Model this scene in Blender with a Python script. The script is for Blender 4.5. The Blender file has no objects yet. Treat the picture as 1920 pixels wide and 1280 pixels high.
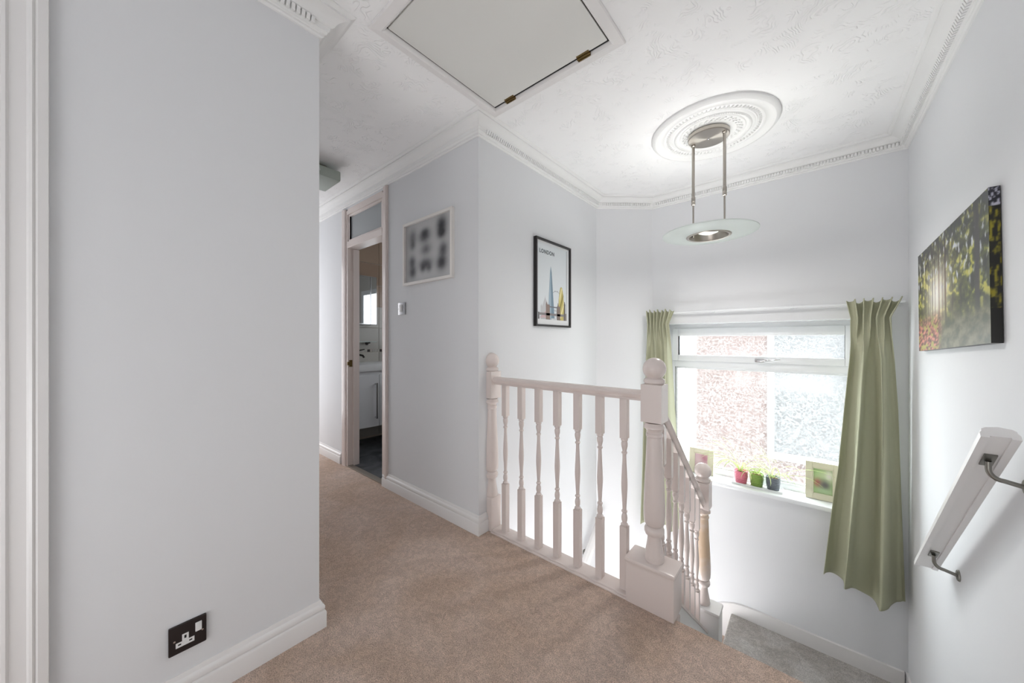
import bpy, bmesh, math, random
from mathutils import Vector, Matrix, Euler
PI = math.pi
S = bpy.context.scene
COL = S.collection
rnd = random.Random(7)

# ------------------------------------------------------------------ camera
CH = 1.12
cam_d = bpy.data.cameras.new('camera'); cam = bpy.data.objects.new('camera', cam_d); COL.objects.link(cam)
cam.location = (0, 0, CH); cam.rotation_euler = (PI/2, 0, math.radians(40.5))
cam_d.sensor_width = 36; cam_d.lens = 36*655/1920; cam_d.shift_y = -2/1920; cam_d.clip_start = .02
S.camera = cam
# ------------------------------------------------------------------ world, lights, exposure
w = bpy.data.worlds.new('world'); S.world = w; w.use_nodes = True
w.node_tree.nodes['Background'].inputs[0].default_value = (.93, .97, 1, 1)
w.node_tree.nodes['Background'].inputs[1].default_value = 12
def area(name, loc, rot, sx, sy, power, color=(1, 1, 1), portal=False):
    l = bpy.data.lights.new(name, 'AREA'); l.shape = 'RECTANGLE'; l.size = sx; l.size_y = sy; l.energy = power; l.color = color
    o = bpy.data.objects.new(name, l); COL.objects.link(o); o.location = loc; o.rotation_euler = rot
    if portal: l.cycles.is_portal = True
    return o
area('window_daylight', (-.36, 3.52, .62), (-PI/2, 0, 0), 1.28, 1.26, 10, portal=True)
area('rear_fill_light', (-.45, -1.5, .75), (-PI/2-.6, 0, PI), 1.5, 1.3, 27, (.975, .985, 1))  # unseen fill added behind the camera to brighten the landing
area('stairwell_fill_light', (-.98, 1.60, -1.15), (-PI/2-1.0, 0, PI), .6, 1.1, 31, (.99, .99, 1))  # added fill tucked below the landing edge, lifts stairwell walls and ceiling
area('pendant_down_fill', (-.47, 2.383, 1.742), (0, 0, 0), .11, .11, 5.5, (1, .96, .92))  # extra fill put just under the pendant lens to brighten the stairwell walls
area('pendant_up_fill', (-.47, 2.383, 1.80), (PI, 0, 0), .36, .36, 3.0, (1, .98, .96))  # second added fill above the glass disc, raises ceiling and upper walls
area('hall_end_fill_light', (-4.5, .98, 1.1), (0, -PI/2, 0), 1.9, .7, 14, (.98, .98, 1))  # added fill in front of the solid end wall, lightens the dim hall
S.view_settings.view_transform = 'Standard'; S.view_settings.look = 'None'; S.view_settings.gamma = 1
S.view_settings.use_curve_mapping = False; S.view_settings.exposure = 0.15

# ------------------------------------------------------------------ materials
def lin(c): return tuple(((x/255)/12.92 if x/255 <= .04045 else ((x/255+.055)/1.055)**2.4) for x in c)
def N(nt, t, **kw):
    n = nt.nodes.new(t)
    for k, v in kw.items():
        if hasattr(n, k): setattr(n, k, v)
        else: n.inputs[k.replace('_', ' ')].default_value = v
    return n
def mat(name, rgb, rough=.5, metal=0., spec=.5, bump=None, **kw):
    m = bpy.data.materials.new(name); m.use_nodes = True; nt = m.node_tree; b = nt.nodes['Principled BSDF']
    b.inputs['Base Color'].default_value = (*lin(rgb), 1); b.inputs['Roughness'].default_value = rough
    b.inputs['Metallic'].default_value = metal; b.inputs['Specular IOR Level'].default_value = spec
    for k, v in kw.items(): b.inputs[k.replace('_', ' ')].default_value = v
    if bump:
        sc, st, dist = bump
        tc = nt.nodes.new('ShaderNodeTexCoord'); n = nt.nodes.new('ShaderNodeTexNoise'); n.inputs['Scale'].default_value = sc; n.inputs['Detail'].default_value = 4
        bp = nt.nodes.new('ShaderNodeBump'); bp.inputs['Strength'].default_value = st; bp.inputs['Distance'].default_value = dist
        nt.links.new(tc.outputs['Object'], n.inputs['Vector']); nt.links.new(n.outputs['Fac'], bp.inputs['Height']); nt.links.new(bp.outputs['Normal'], b.inputs['Normal'])
    return m
def ramp(nt, fac, stops):
    r = nt.nodes.new('ShaderNodeValToRGB'); el = r.color_ramp.elements
    while len(el) < len(stops): el.new(.5)
    for e, (p, c) in zip(el, stops): e.position = p; e.color = (*c, 1) if len(c) == 3 else c
    nt.links.new(fac, r.inputs['Fac']); return r

WALL = mat('wall paint', (226, 227, 229), .75, spec=.25, bump=(55, .12, .002))
BATHW = mat('bathroom plaster', (200, 196, 190), .6)
WHITE = mat('white gloss paint', (232, 230, 229), .32, bump=(30, .05, .002))
PINKW = mat('aged gloss paint', (226, 214, 209), .26, bump=(40, .08, .002))
CORN = mat('cornice plaster', (235, 235, 234), .6, spec=.3)
PVC = mat('white upvc', (236, 238, 240), .22)
CEILP = mat('hatch paint', (222, 222, 218), .6, spec=.3)
STEEL = mat('brushed nickel', (176, 170, 162), .3, 1.)
RADIAL = mat('radially brushed nickel', (190, 184, 176), .34, 1., Anisotropic=.9)
_nt = RADIAL.node_tree; _t = N(_nt, 'ShaderNodeTangent'); _t.direction_type = 'RADIAL'; _t.axis = 'Z'; _nt.links.new(_t.outputs[0], _nt.nodes['Principled BSDF'].inputs['Tangent'])
CHROME = mat('chrome', (205, 206, 208), .12, 1.)
BRACK = mat('grey steel bracket', (140, 138, 132), .35, .9)
BLACKM = mat('black nickel plate', (58, 52, 52), .3, .6)
BLACK = mat('black frame', (26, 22, 22), .35)
DARK = mat('dark slot', (14, 13, 13), .6)
BRASS = mat('aged brass', (116, 96, 58), .4, .8)
PLASTIC = mat('white plastic', (232, 232, 232), .3)
SLATE = None

def ceiling_mat():
    m = mat('swirled textured ceiling', (246, 246, 246), .7, spec=.25); nt = m.node_tree; b = nt.nodes['Principled BSDF']
    tc = N(nt, 'ShaderNodeTexCoord')
    v = N(nt, 'ShaderNodeTexVoronoi', Scale=3.2); nt.links.new(tc.outputs['Object'], v.inputs['Vector'])
    # concentric comb strokes around each cell's centre, broken up by noise
    n1 = N(nt, 'ShaderNodeTexNoise', Scale=9., Detail=2.); nt.links.new(tc.outputs['Object'], n1.inputs['Vector'])
    ad = N(nt, 'ShaderNodeMath', operation='MULTIPLY_ADD'); nt.links.new(n1.outputs['Fac'], ad.inputs[0]); ad.inputs[1].default_value = .55; nt.links.new(v.outputs['Distance'], ad.inputs[2])
    mu = N(nt, 'ShaderNodeMath', operation='MULTIPLY'); nt.links.new(ad.outputs[0], mu.inputs[0]); mu.inputs[1].default_value = 150
    si = N(nt, 'ShaderNodeMath', operation='SINE'); nt.links.new(mu.outputs[0], si.inputs[0])
    pw = N(nt, 'ShaderNodeMapRange'); nt.links.new(si.outputs[0], pw.inputs['Value']); pw.inputs['From Min'].default_value = .5; pw.inputs['From Max'].default_value = 1.
    n2 = N(nt, 'ShaderNodeTexNoise', Scale=14., Detail=3.); nt.links.new(tc.outputs['Object'], n2.inputs['Vector'])
    mk = N(nt, 'ShaderNodeMapRange'); nt.links.new(n2.outputs['Fac'], mk.inputs['Value']); mk.inputs['From Min'].default_value = .5; mk.inputs['From Max'].default_value = .62
    m2 = N(nt, 'ShaderNodeMath', operation='MULTIPLY'); nt.links.new(pw.outputs['Result'], m2.inputs[0]); nt.links.new(mk.outputs['Result'], m2.inputs[1])
    bp = N(nt, 'ShaderNodeBump', Strength=.62, Distance=.004); nt.links.new(m2.outputs[0], bp.inputs['Height']); nt.links.new(bp.outputs['Normal'], b.inputs['Normal'])
    return m
CEIL = ceiling_mat()
def carpet_mat(name, c1, c2, c3, big=3.):
    m = mat(name, c1, .95, spec=.1); nt = m.node_tree; b = nt.nodes['Principled BSDF']
    tc = N(nt, 'ShaderNodeTexCoord')
    def noise(s, d, dis=0): 
        n = N(nt, 'ShaderNodeTexNoise', Scale=float(s), Detail=float(d), Distortion=float(dis)); nt.links.new(tc.outputs['Object'], n.inputs['Vector']); return n
    nb, nm, nf = noise(big, 3, .8), noise(34, 5, 1.2), noise(290, 4, .6)
    r = ramp(nt, nb.outputs['Fac'], [(.36, lin(c1)), (.64, lin(c2))])
    r2 = ramp(nt, nm.outputs['Fac'], [(.42, (.70, .70, .70)), (.6, (1.12, 1.12, 1.12))])
    r3 = ramp(nt, nf.outputs['Fac'], [(.36, (.58, .58, .58)), (.62, (1.25, 1.25, 1.25))])
    a = N(nt, 'ShaderNodeMix', data_type='RGBA', blend_type='MULTIPLY'); a.inputs[0].default_value = .38
    nt.links.new(r.outputs[0], a.inputs[6]); nt.links.new(r2.outputs[0], a.inputs[7])
    c = N(nt, 'ShaderNodeMix', data_type='RGBA', blend_type='MULTIPLY'); c.inputs[0].default_value = .8
    nt.links.new(a.outputs[2], c.inputs[6]); nt.links.new(r3.outputs[0], c.inputs[7])
    nt.links.new(c.outputs[2], b.inputs['Base Color'])
    bp = N(nt, 'ShaderNodeBump', Strength=.9, Distance=.006); nt.links.new(nf.outputs['Fac'], bp.inputs['Height'])
    bp2 = N(nt, 'ShaderNodeBump', Strength=.5, Distance=.01); nt.links.new(nm.outputs['Fac'], bp2.inputs['Height'])
    nt.links.new(bp2.outputs['Normal'], bp.inputs['Normal']); nt.links.new(bp.outputs['Normal'], b.inputs['Normal'])
    return m
CARPET = carpet_mat('beige brown carpet', (206, 181, 163), (217, 195, 181), None)
GCARPET = carpet_mat('grey beige stair carpet', (206, 202, 198), (186, 180, 174), None, 6.)
def slate_mat():
    m = mat('dark slate vinyl', (60, 62, 66), .35); nt = m.node_tree; b = nt.nodes['Principled BSDF']
    tc = N(nt, 'ShaderNodeTexCoord'); n = N(nt, 'ShaderNodeTexNoise', Scale=5., Detail=6., Distortion=1.5); nt.links.new(tc.outputs['Object'], n.inputs['Vector'])
    r = ramp(nt, n.outputs['Fac'], [(.35, lin((44, 46, 50))), (.7, lin((112, 114, 118)))]); nt.links.new(r.outputs[0], b.inputs['Base Color']); return m
SLATE = slate_mat()
def patterned_glass():
    m = bpy.data.materials.new('obscured leaf pattern glass'); m.use_nodes = True; nt = m.node_tree; nt.nodes.clear()
    out = N(nt, 'ShaderNodeOutputMaterial'); tc = N(nt, 'ShaderNodeTexCoord')
    wn = N(nt, 'ShaderNodeTexNoise', Scale=14., Detail=2.); nt.links.new(tc.outputs['Object'], wn.inputs['Vector'])
    mx = N(nt, 'ShaderNodeMix', data_type='RGBA', blend_type='LINEAR_LIGHT'); mx.inputs[0].default_value = .09
    nt.links.new(tc.outputs['Object'], mx.inputs[6]); nt.links.new(wn.outputs['Color'], mx.inputs[7])
    vo = N(nt, 'ShaderNodeTexVoronoi', Scale=30.); vo.feature = 'DISTANCE_TO_EDGE'; nt.links.new(mx.outputs[2], vo.inputs['Vector'])
    mr = N(nt, 'ShaderNodeMapRange'); nt.links.new(vo.outputs['Distance'], mr.inputs['Value']); mr.inputs['From Max'].default_value = .12
    bp = N(nt, 'ShaderNodeBump', Strength=1., Distance=.004); nt.links.new(mr.outputs['Result'], bp.inputs['Height'])
    tl = N(nt, 'ShaderNodeBsdfTranslucent'); tl.inputs['Color'].default_value = (.92, .94, .94, 1); nt.links.new(bp.outputs['Normal'], tl.inputs['Normal'])
    tr = N(nt, 'ShaderNodeBsdfTransparent'); tr.inputs['Color'].default_value = (.94, .96, .96, 1)
    gl = N(nt, 'ShaderNodeBsdfGlossy', Roughness=.08); nt.links.new(bp.outputs['Normal'], gl.inputs['Normal'])
    f = N(nt, 'ShaderNodeMapRange'); nt.links.new(mr.outputs['Result'], f.inputs['Value']); f.inputs['To Min'].default_value = .12; f.inputs['To Max'].default_value = .02
    m1 = N(nt, 'ShaderNodeMixShader'); nt.links.new(f.outputs['Result'], m1.inputs[0]); nt.links.new(tr.outputs[0], m1.inputs[1]); nt.links.new(tl.outputs[0], m1.inputs[2])
    m2 = N(nt, 'ShaderNodeMixShader'); m2.inputs[0].default_value = .06; nt.links.new(m1.outputs[0], m2.inputs[1]); nt.links.new(gl.outputs[0], m2.inputs[2])
    nt.links.new(m2.outputs[0], out.inputs['Surface']); return m
OGLASS = patterned_glass()
def frost(name, col, tl=.6, rough=.2):
    m = bpy.data.materials.new(name); m.use_nodes = True; nt = m.node_tree; b = nt.nodes['Principled BSDF']
    b.inputs['Base Color'].default_value = (*lin(col), 1); b.inputs['Roughness'].default_value = rough
    t = N(nt, 'ShaderNodeBsdfTranslucent'); t.inputs['Color'].default_value = (*lin(col), 1)
    x = N(nt, 'ShaderNodeMixShader'); x.inputs[0].default_value = tl
    nt.links.new(b.outputs[0], x.inputs[1]); nt.links.new(t.outputs[0], x.inputs[2]); nt.links.new(x.outputs[0], nt.nodes['Material Output'].inputs['Surface']); return m
FROST = frost('frosted white glass', (238, 243, 241), .5)
CURT = frost('sage curtain cloth', (184, 185, 158), .10, .8)
TILEB = [mat('brown beige tile %d' % i, c, .25) for i, c in enumerate([(176, 152, 132), (168, 143, 124), (184, 160, 140)])]
TILEC = [mat('pale stone tile %d' % i, c, .25) for i, c in enumerate([(196, 192, 184), (188, 184, 177), (203, 199, 191)])]
GROUT = mat('grout', (205, 196, 184), .8)
MIRROR = mat('mirror', (225, 228, 228), .02, 1.)
VANITY = mat('white vanity lacquer', (226, 226, 228), .2)
CREAMF = mat('cream wooden photo frame', (214, 209, 186), .5, bump=(60, .2, .002))
SOIL = mat('potting soil', (92, 58, 40), .95)
def attr_mat(name, rough=.5, translucent=0.):
    m = bpy.data.materials.new(name); m.use_nodes = True; nt = m.node_tree; b = nt.nodes['Principled BSDF']
    a = N(nt, 'ShaderNodeAttribute'); a.attribute_name = 'print'; nt.links.new(a.outputs['Color'], b.inputs['Base Color']); b.inputs['Roughness'].default_value = rough
    if translucent:
        t = N(nt, 'ShaderNodeBsdfTranslucent'); nt.links.new(a.outputs['Color'], t.inputs['Color'])
        x = N(nt, 'ShaderNodeMixShader'); x.inputs[0].default_value = translucent
        nt.links.new(b.outputs[0], x.inputs[1]); nt.links.new(t.outputs[0], x.inputs[2]); nt.links.new(x.outputs[0], nt.nodes['Material Output'].inputs['Surface'])
    return m
PRINT = attr_mat('matt colour print', .45); LEAF = attr_mat('striped leaf', .45, .45)
def worn_newel():
    m = mat('worn gloss paint', (226, 214, 209), .26); nt = m.node_tree; b = nt.nodes['Principled BSDF']
    tc = N(nt, 'ShaderNodeTexCoord'); sp = N(nt, 'ShaderNodeSeparateXYZ'); nt.links.new(tc.outputs['Object'], sp.inputs[0])
    n = N(nt, 'ShaderNodeTexNoise', Scale=18., Detail=4.); nt.links.new(tc.outputs['Object'], n.inputs['Vector'])
    g = N(nt, 'ShaderNodeMapRange'); nt.links.new(sp.outputs['Z'], g.inputs['Value'])   # bare wood band on the shaft
    g.inputs['From Min'].default_value = .14; g.inputs['From Max'].default_value = .30
    g2 = N(nt, 'ShaderNodeMapRange'); nt.links.new(sp.outputs['Z'], g2.inputs['Value']); g2.inputs['From Min'].default_value = .60; g2.inputs['From Max'].default_value = .54
    k = N(nt, 'ShaderNodeMath', operation='MULTIPLY'); nt.links.new(g.outputs[0], k.inputs[0]); nt.links.new(g2.outputs[0], k.inputs[1])
    k2 = N(nt, 'ShaderNodeMath', operation='MULTIPLY'); nt.links.new(k.outputs[0], k2.inputs[0]); nt.links.new(n.outputs['Fac'], k2.inputs[1])
    r = ramp(nt, k2.outputs[0], [(.1, lin((226, 214, 209))), (.55, lin((214, 188, 160)))]); nt.links.new(r.outputs[0], b.inputs['Base Color']); return m
WORN = worn_newel()
def brick_mat():
    m = mat('pale brick', (200, 150, 130), .9); nt = m.node_tree; b = nt.nodes['Principled BSDF']
    tc = N(nt, 'ShaderNodeTexCoord'); mp = N(nt, 'ShaderNodeMapping'); mp.inputs['Rotation'].default_value = (PI/2, 0, 0)
    br = N(nt, 'ShaderNodeTexBrick', Scale=4.5); br.inputs['Color1'].default_value = (*lin((78, 63, 59)), 1); br.inputs['Color2'].default_value = (*lin((75, 61, 57)), 1); br.inputs['Mortar'].default_value = (*lin((88, 73, 69)), 1)
    nt.links.new(tc.outputs['Object'], mp.inputs[0]); nt.links.new(mp.outputs[0], br.inputs['Vector']); nt.links.new(br.outputs['Color'], b.inputs['Base Color']); return m
BRICK = brick_mat()

# ------------------------------------------------------------------ mesh helpers
class MB:
    def __init__(s): s.v = []; s.f = []; s.c = {}
    def add(s, vs, fs):
        n = len(s.v); s.v += [tuple(x) for x in vs]; s.f += [tuple(i+n for i in f) for f in fs]; return s
    def box(s, x0, x1, y0, y1, z0, z1, b=0.):
        if b > 0:
            bm = bmesh.new(); bmesh.ops.create_cube(bm, size=1)
            for v in bm.verts: v.co = Vector((x0+(x1-x0)*(v.co.x+.5), y0+(y1-y0)*(v.co.y+.5), z0+(z1-z0)*(v.co.z+.5)))
            bmesh.ops.bevel(bm, geom=bm.edges[:], offset=b, segments=2, affect='EDGES', profile=.6)
            bm.verts.ensure_lookup_table(); vs = [v.co.copy() for v in bm.verts]; fs = [[v.index for v in f.verts] for f in bm.faces]; bm.free()
            return s.add(vs, fs)
        return s.add([(x, y, z) for x in (x0, x1) for y in (y0, y1) for z in (z0, z1)],
                     [(0, 1, 3, 2), (4, 6, 7, 5), (0, 4, 5, 1), (2, 3, 7, 6), (0, 2, 6, 4), (1, 5, 7, 3)])
    def prism(s, pts, fn, a, b):
        """polygon pts (2d) mapped by fn(p,q,t) for t=a and t=b"""
        n = len(pts); vs = [fn(p, q, a) for p, q in pts]+[fn(p, q, b) for p, q in pts]
        return s.add(vs, [tuple(range(n))[::-1], tuple(range(n, 2*n))]+[(i, (i+1) % n, n+(i+1) % n, n+i) for i in range(n)])
    def lathe(s, prof, c=(0, 0, 0), seg=32, a0=0., a1=2*PI, cap=True):
        full = abs(a1-a0-2*PI) < 1e-6; k = seg if full else seg+1; vs = []; fs = []
        for r, z in prof:
            for i in range(k):
                a = a0+(a1-a0)*i/seg; vs.append((c[0]+r*math.cos(a), c[1]+r*math.sin(a), c[2]+z))
        for j in range(len(prof)-1):
            for i in range(seg):
                i2 = (i+1) % k; fs.append((j*k+i, j*k+i2, (j+1)*k+i2, (j+1)*k+i))
        if cap: fs += [tuple(range(k))[::-1], tuple(range((len(prof)-1)*k, len(prof)*k))]
        return s.add(vs, fs)
    def tube(s, pts, r, seg=12, flat=None):
        pts = [Vector(p) for p in pts]; vs = []; fs = []; up = None
        for i, p in enumerate(pts):
            t = (pts[min(i+1, len(pts)-1)]-pts[max(i-1, 0)]).normalized()
            if up is None: up = t.orthogonal().normalized()
            up = (up-t*up.dot(t)).normalized(); q = t.cross(up)
            rr = r[i] if isinstance(r, (list, tuple)) else r
            for k in range(seg):
                a = 2*PI*k/seg; vs.append(p+up*math.cos(a)*rr+q*math.sin(a)*rr)
        for i in range(len(pts)-1):
            for k in range(seg): fs.append((i*seg+k, i*seg+(k+1) % seg, (i+1)*seg+(k+1) % seg, (i+1)*seg+k))
        fs += [tuple(range(seg))[::-1], tuple(range((len(pts)-1)*seg, len(pts)*seg))]
        return s.add(vs, fs)
    def ball(s, c, r, seg=24, rings=14, sx=1., half=False):
        pr = [(max(r*math.sin(PI*j/rings), 1e-5), -r*math.cos(PI*j/rings)) for j in range(rings+1)]
        return s.lathe(pr, c, seg, cap=False)
    def build(s, name, m, parent=None, smooth=False, ang=35):
        me = bpy.data.meshes.new(name); off = Vector((0, 0, 0))
        if parent is not None:
            p = parent
            while p is not None: off += Vector(p.location); p = p.parent
        me.from_pydata([tuple(Vector(v)-off) for v in s.v], [], s.f); me.materials.append(m)
        bm = bmesh.new(); bm.from_mesh(me); bmesh.ops.remove_doubles(bm, verts=bm.verts, dist=1e-6); bmesh.ops.recalc_face_normals(bm, faces=bm.faces); bm.to_mesh(me); bm.free()
        o = bpy.data.objects.new(name, me); COL.objects.link(o)
        if parent is not None: o.parent = parent
        if smooth:
            for p in me.polygons: p.use_smooth = True
            me.set_sharp_from_angle(angle=math.radians(ang))
        return o
def tag(o, label=None, cat=None, group=None, kind=None):
    if label: o['label'] = label
    if cat: o['category'] = cat
    if group: o['group'] = group
    if kind: o['kind'] = kind
    return o
def thing(name, loc, label, cat, group=None):
    o = bpy.data.objects.new(name, None); COL.objects.link(o); o.location = loc; o.empty_display_size = .1
    return tag(o, label, cat, group)
def struct(o, label=None): o['kind'] = 'structure'; 
def st(mb, name, m, label=None, parent=None, smooth=False):
    o = mb.build(name, m, parent, smooth)
    if parent is None: tag(o, label, kind='structure')
    return o
def box(*a, b=0.): return MB().box(*a, b=b)
def sweep(path, prof, legs=None, zsign=1, z0=0.):
    """mitred moulding: path = wall line (room on the right of travel), prof=(out,z) points; returns one MB per leg"""
    P = [Vector((x, y)) for x, y in path]; nrm = []
    for a, b in zip(P, P[1:]):
        d = (b-a).normalized(); nrm.append(Vector((d.y, -d.x)))
    M = []
    for i in range(len(P)):
        if i == 0: M.append(nrm[0])
        elif i == len(P)-1: M.append(nrm[-1])
        else:
            s = nrm[i-1]+nrm[i]; M.append(s/(s.dot(nrm[i])))
    out = []
    for i in range(len(P)-1):
        mb = MB(); n = len(prof)
        vs = [(P[i].x+M[i].x*p, P[i].y+M[i].y*p, z0+z) for p, z in prof]+[(P[i+1].x+M[i+1].x*p, P[i+1].y+M[i+1].y*p, z0+z) for p, z in prof]
        mb.add(vs, [tuple(range(n)), tuple(range(n, 2*n))[::-1]]+[(k, n+k, n+(k+1) % n, (k+1) % n) for k in range(n)])
        out.append(mb)
    return out

# ------------------------------------------------------------------ dimensions
ZC = 2.39
XW = -1.46; XR = .459; YM = 1.412; YH = .549; YW = 3.22; YB = -1.6; XE = -4.6; ZB = -2.7
XD = -1.083; YD = 2.876
X0, X1 = -3.15, -2.508      # bathroom doorway

# ------------------------------------------------------------------ shell
f = MB(); f.box(XW, XR, YB, 1.475, -.25, 0); f.box(XE, XW, YH, YM, -.25, 0); f.box(-.41, XR, 1.475, 1.49, -.25, 0); f.box(XE, XW, YM, YM+.02, -.25, -.001)
fl = st(f, 'floor', CARPET, 'beige brown carpet of the landing and hallway')
mb = MB(); mb.tube([(-.405, 1.482, -.014), (XR, 1.482, -.014)], .014, 12); st(mb, 'carpet_nosing', CARPET, parent=fl, smooth=True)
st(box(X0-1., -1.56, 1.432, 2.7, -.25, .0), 'bathroom_floor', SLATE, 'dark slate vinyl floor of the bathroom')
st(MB().box(XE, XR+.1, YB-.1, YW+.3, ZC, ZC+.12), 'ceiling', CEIL, 'white swirl textured ceiling')
st(box(XW-.1, XW, YB, YH, 0, ZC), 'wall_left', WALL, 'pale grey wall with the socket')
st(box(XE, XW-.1, YH-.1, YH, 0, ZC), 'wall_hallway', WALL)
mb = MB(); mb.box(X1, XW, YM, YM+.1, 0, ZC); mb.box(XE, X0, YM, YM+.1, 0, ZC); mb.box(X0, X1, YM, YM+.1, 2.285, ZC)
st(mb, 'wall_middle', WALL, 'shaded grey hallway wall with the white collage frame')
st(box(XE-.1, XE, YH, YM, 0, ZC), 'wall_hallway_end', WALL)
mb = MB(); mb.box(XW-.1, XW, YM+.1, YD, ZB, ZC); mb.box(XW-.1, XW, YB, YM+.1, ZB, -.25)
st(mb, 'wall_stairwell', WALL, 'bright stairwell wall with the black framed print')
mb = MB(); mb.prism([(XW, YD), (XD, YW), (XD, YW+.3), (XW-.1, YW+.3), (XW-.1, YD)], lambda p, q, t: (p, q, t), ZB, ZC)
st(mb, 'wall_corner', WALL, 'narrow angled wall in the stairwell corner')
WX0, WX1, WZ0, WZ1 = -1.0, .28, -.03, 1.268
mb = MB(); y0, y1 = YW, YW+.3
mb.box(XD, WX0, y0, y1, ZB, ZC); mb.box(WX1, XR, y0, y1, ZB, ZC); mb.box(WX0, WX1, y0, y1, WZ1, ZC); mb.box(WX0, WX1, y0, y1, ZB, WZ0-.012)
st(mb, 'wall_window', WALL, 'grey wall around the window')
st(box(XR, XR+.1, YB, YW+.3, ZB, ZC), 'wall_right', WALL, 'pale wall with the forest canvas and handrail')
st(box(XW-.1, XR+.1, YB-.1, YB, 0, ZC), 'wall_back', WALL)
st(box(XW, XR, YB, 1.40, ZB, ZB+.05), 'floor_below', GCARPET)
st(box(XW, XR, 1.40, YW, ZB-.05, ZB), 'floor_downstairs', GCARPET)
st(box(XW, -.6, 1.478, 1.49, ZB, -.26), 'wall_below', WALL)

# cornice
cp = [(0, -.09), (.008, -.09), (.013, -.085), (.013, -.079), (.019, -.077), (.022, -.070), (.024, -.066), (.026, -.066), (.030, -.050), (.038, -.048), (.042, -.044), (.046, -.036),
      (.054, -.027), (.066, -.020), (.080, -.016), (.084, -.016), (.084, -.010), (.090, -.009), (.096, -.006), (.1, -.002), (.1, 0), (0, 0)]
pathA = [(XW, YB), (XW, YH), (XE, YH)]
pathB = [(XE, YM), (XW, YM), (XW, YD), (XD, YW), (XR, YW), (XR, YB)]
n = 1
def dentils(a, b, parent, nx, ny, step=.0165):
    a = Vector(a); b = Vector(b); L = (b-a).length; d = (b-a)/L; nr = Vector((nx, ny)); mb = MB(); k = int(L/step)
    for i in range(k):
        c = a+d*((i+.5)*L/k); h = step*.33
        # each dentil: tapered block on the sloping dentil band
        P = []
        for t in (-h, h):
            for (p, z) in ((.0225, -.069), (.036, -.0705), (.0425, -.0515), (.028, -.0495)):
                q = c+d*t+nr*p; P.append((q.x, q.y, ZC+z))
        mb.add(P, [(0, 1, 2, 3), (7, 6, 5, 4), (0, 4, 5, 1), (1, 5, 6, 2), (2, 6, 7, 3), (3, 7, 4, 0)])
    o = mb.build('dentil_band', CORN, parent); o['kind'] = 'stuff'
legs = []
for path, dent in ((pathA, (1, 0)), (pathB, (0, 1, 1, 1, 1))):
    for (mbx, dd, a, b) in zip(sweep(path, cp, z0=ZC), dent, path, path[1:]):
        o = st(mbx, 'trim_%d' % n, CORN, 'white plaster cornice', smooth=True); n += 1
        if dd:
            d = (Vector(b)-Vector(a)).normalized(); e = d*.03
            dentils(Vector(a)+(e if a not in ((XW, YB),) else e*0), Vector(b)-e*.9, o, d.y, -d.x)
# skirting
sp = [(0, 0), (.02, 0), (.02, .060), (.0175, .065), (.013, .067), (.013, .070), (.016, .073), (.016, .083), (.013, .089), (.008, .093), (.006, .1), (.004, .106), (0, .106)]
bs = sweep([(XW, -.085), (XW, YH), (XE, YH)], sp)
st(bs[0], 'baseboard_left', WHITE, 'white moulded skirting under the socket wall', smooth=True); st(bs[1], 'baseboard_hallway', WHITE, smooth=True)
bs = sweep([(X1-.0, YM), (XW, YM), (XW, 1.4745)], sp)
st(bs[0], 'baseboard_middle', WHITE, 'white moulded skirting along the grey hallway wall', smooth=True); st(bs[1], 'baseboard_corner', WHITE, smooth=True)
st(sweep([(XE, YM), (X0-.09, YM)], sp)[0], 'baseboard_far', WHITE, smooth=True)

# window -------------------------------------------------------------
win = tag(bpy.data.objects.new('window_1', None), 'white framed window with obscured glass between the green curtains', kind='structure'); COL.objects.link(win); win.location = (-.36, 3.38, 0)
F0, F1 = 3.375, 3.45
mb = MB()
mb.box(WX0, -.935, F0, F1, WZ0, WZ1, b=.004); mb.box(.215, WX1, F0, F1, WZ0, WZ1, b=.004)
mb.box(-.935, .215, F0, F1, 1.215, WZ1, b=.004); mb.box(-.935, .215, F0, F1, WZ0, .035, b=.004)
mb.box(-.935, .215, F0, F1, .885, .948, b=.004)
mb.build('window_frame', PVC, win, True)
mb = MB()  # glazing beads of the fixed light
for a in ((-.935, -.92, .035, .885), (.2, .215, .035, .885), (-.92, .2, .035, .05), (-.92, .2, .87, .885)): mb.box(a[0], a[1], F0+.012, F0+.03, a[2], a[3], b=.002)
mb.build('glazing_bead', PVC, win, True)
mb = MB(); c0 = F0-.014
mb.box(-.955, -.905, c0, F1-.02, .94, 1.225, b=.005); mb.box(.185, .235, c0, F1-.02, .94, 1.225, b=.005)
mb.box(-.905, .185, c0, F1-.02, 1.158, 1.225, b=.005); mb.box(-.905, .185, c0, F1-.02, .94, .992, b=.005)
cas = mb.build('casement', PVC, win, True)
mb = MB(); mb.box(-.335, -.275, c0-.012, c0, .950, .975, b=.003); mb.tube([(-.31, c0-.010, .962), (-.31, c0-.03, .962), (-.29, c0-.036, .963), (-.20, c0-.036, .972), (-.175, c0-.034, .975)], [.008, .008, .007, .006, .004], 10)
mb.build('handle', CHROME, cas, True)
box(-.925, .205, 3.405, 3.411, .04, .88).build('pane', OGLASS, win)
box(-.905, .185, 3.398, 3.404, .99, 1.16).build('pane', OGLASS, win)
mb = MB(); mb.box(WX0, WX1, YW, F0, WZ1-.006, WZ1, b=0); mb.build('window_head_lining', PVC, win)
mb = MB(); mb.box(WX0-.02, WX1+.03, 3.188, 3.40, -.042, -.012, b=.006); st(mb, 'window_sill', PVC, 'white window sill holding the plants', smooth=True)

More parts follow.
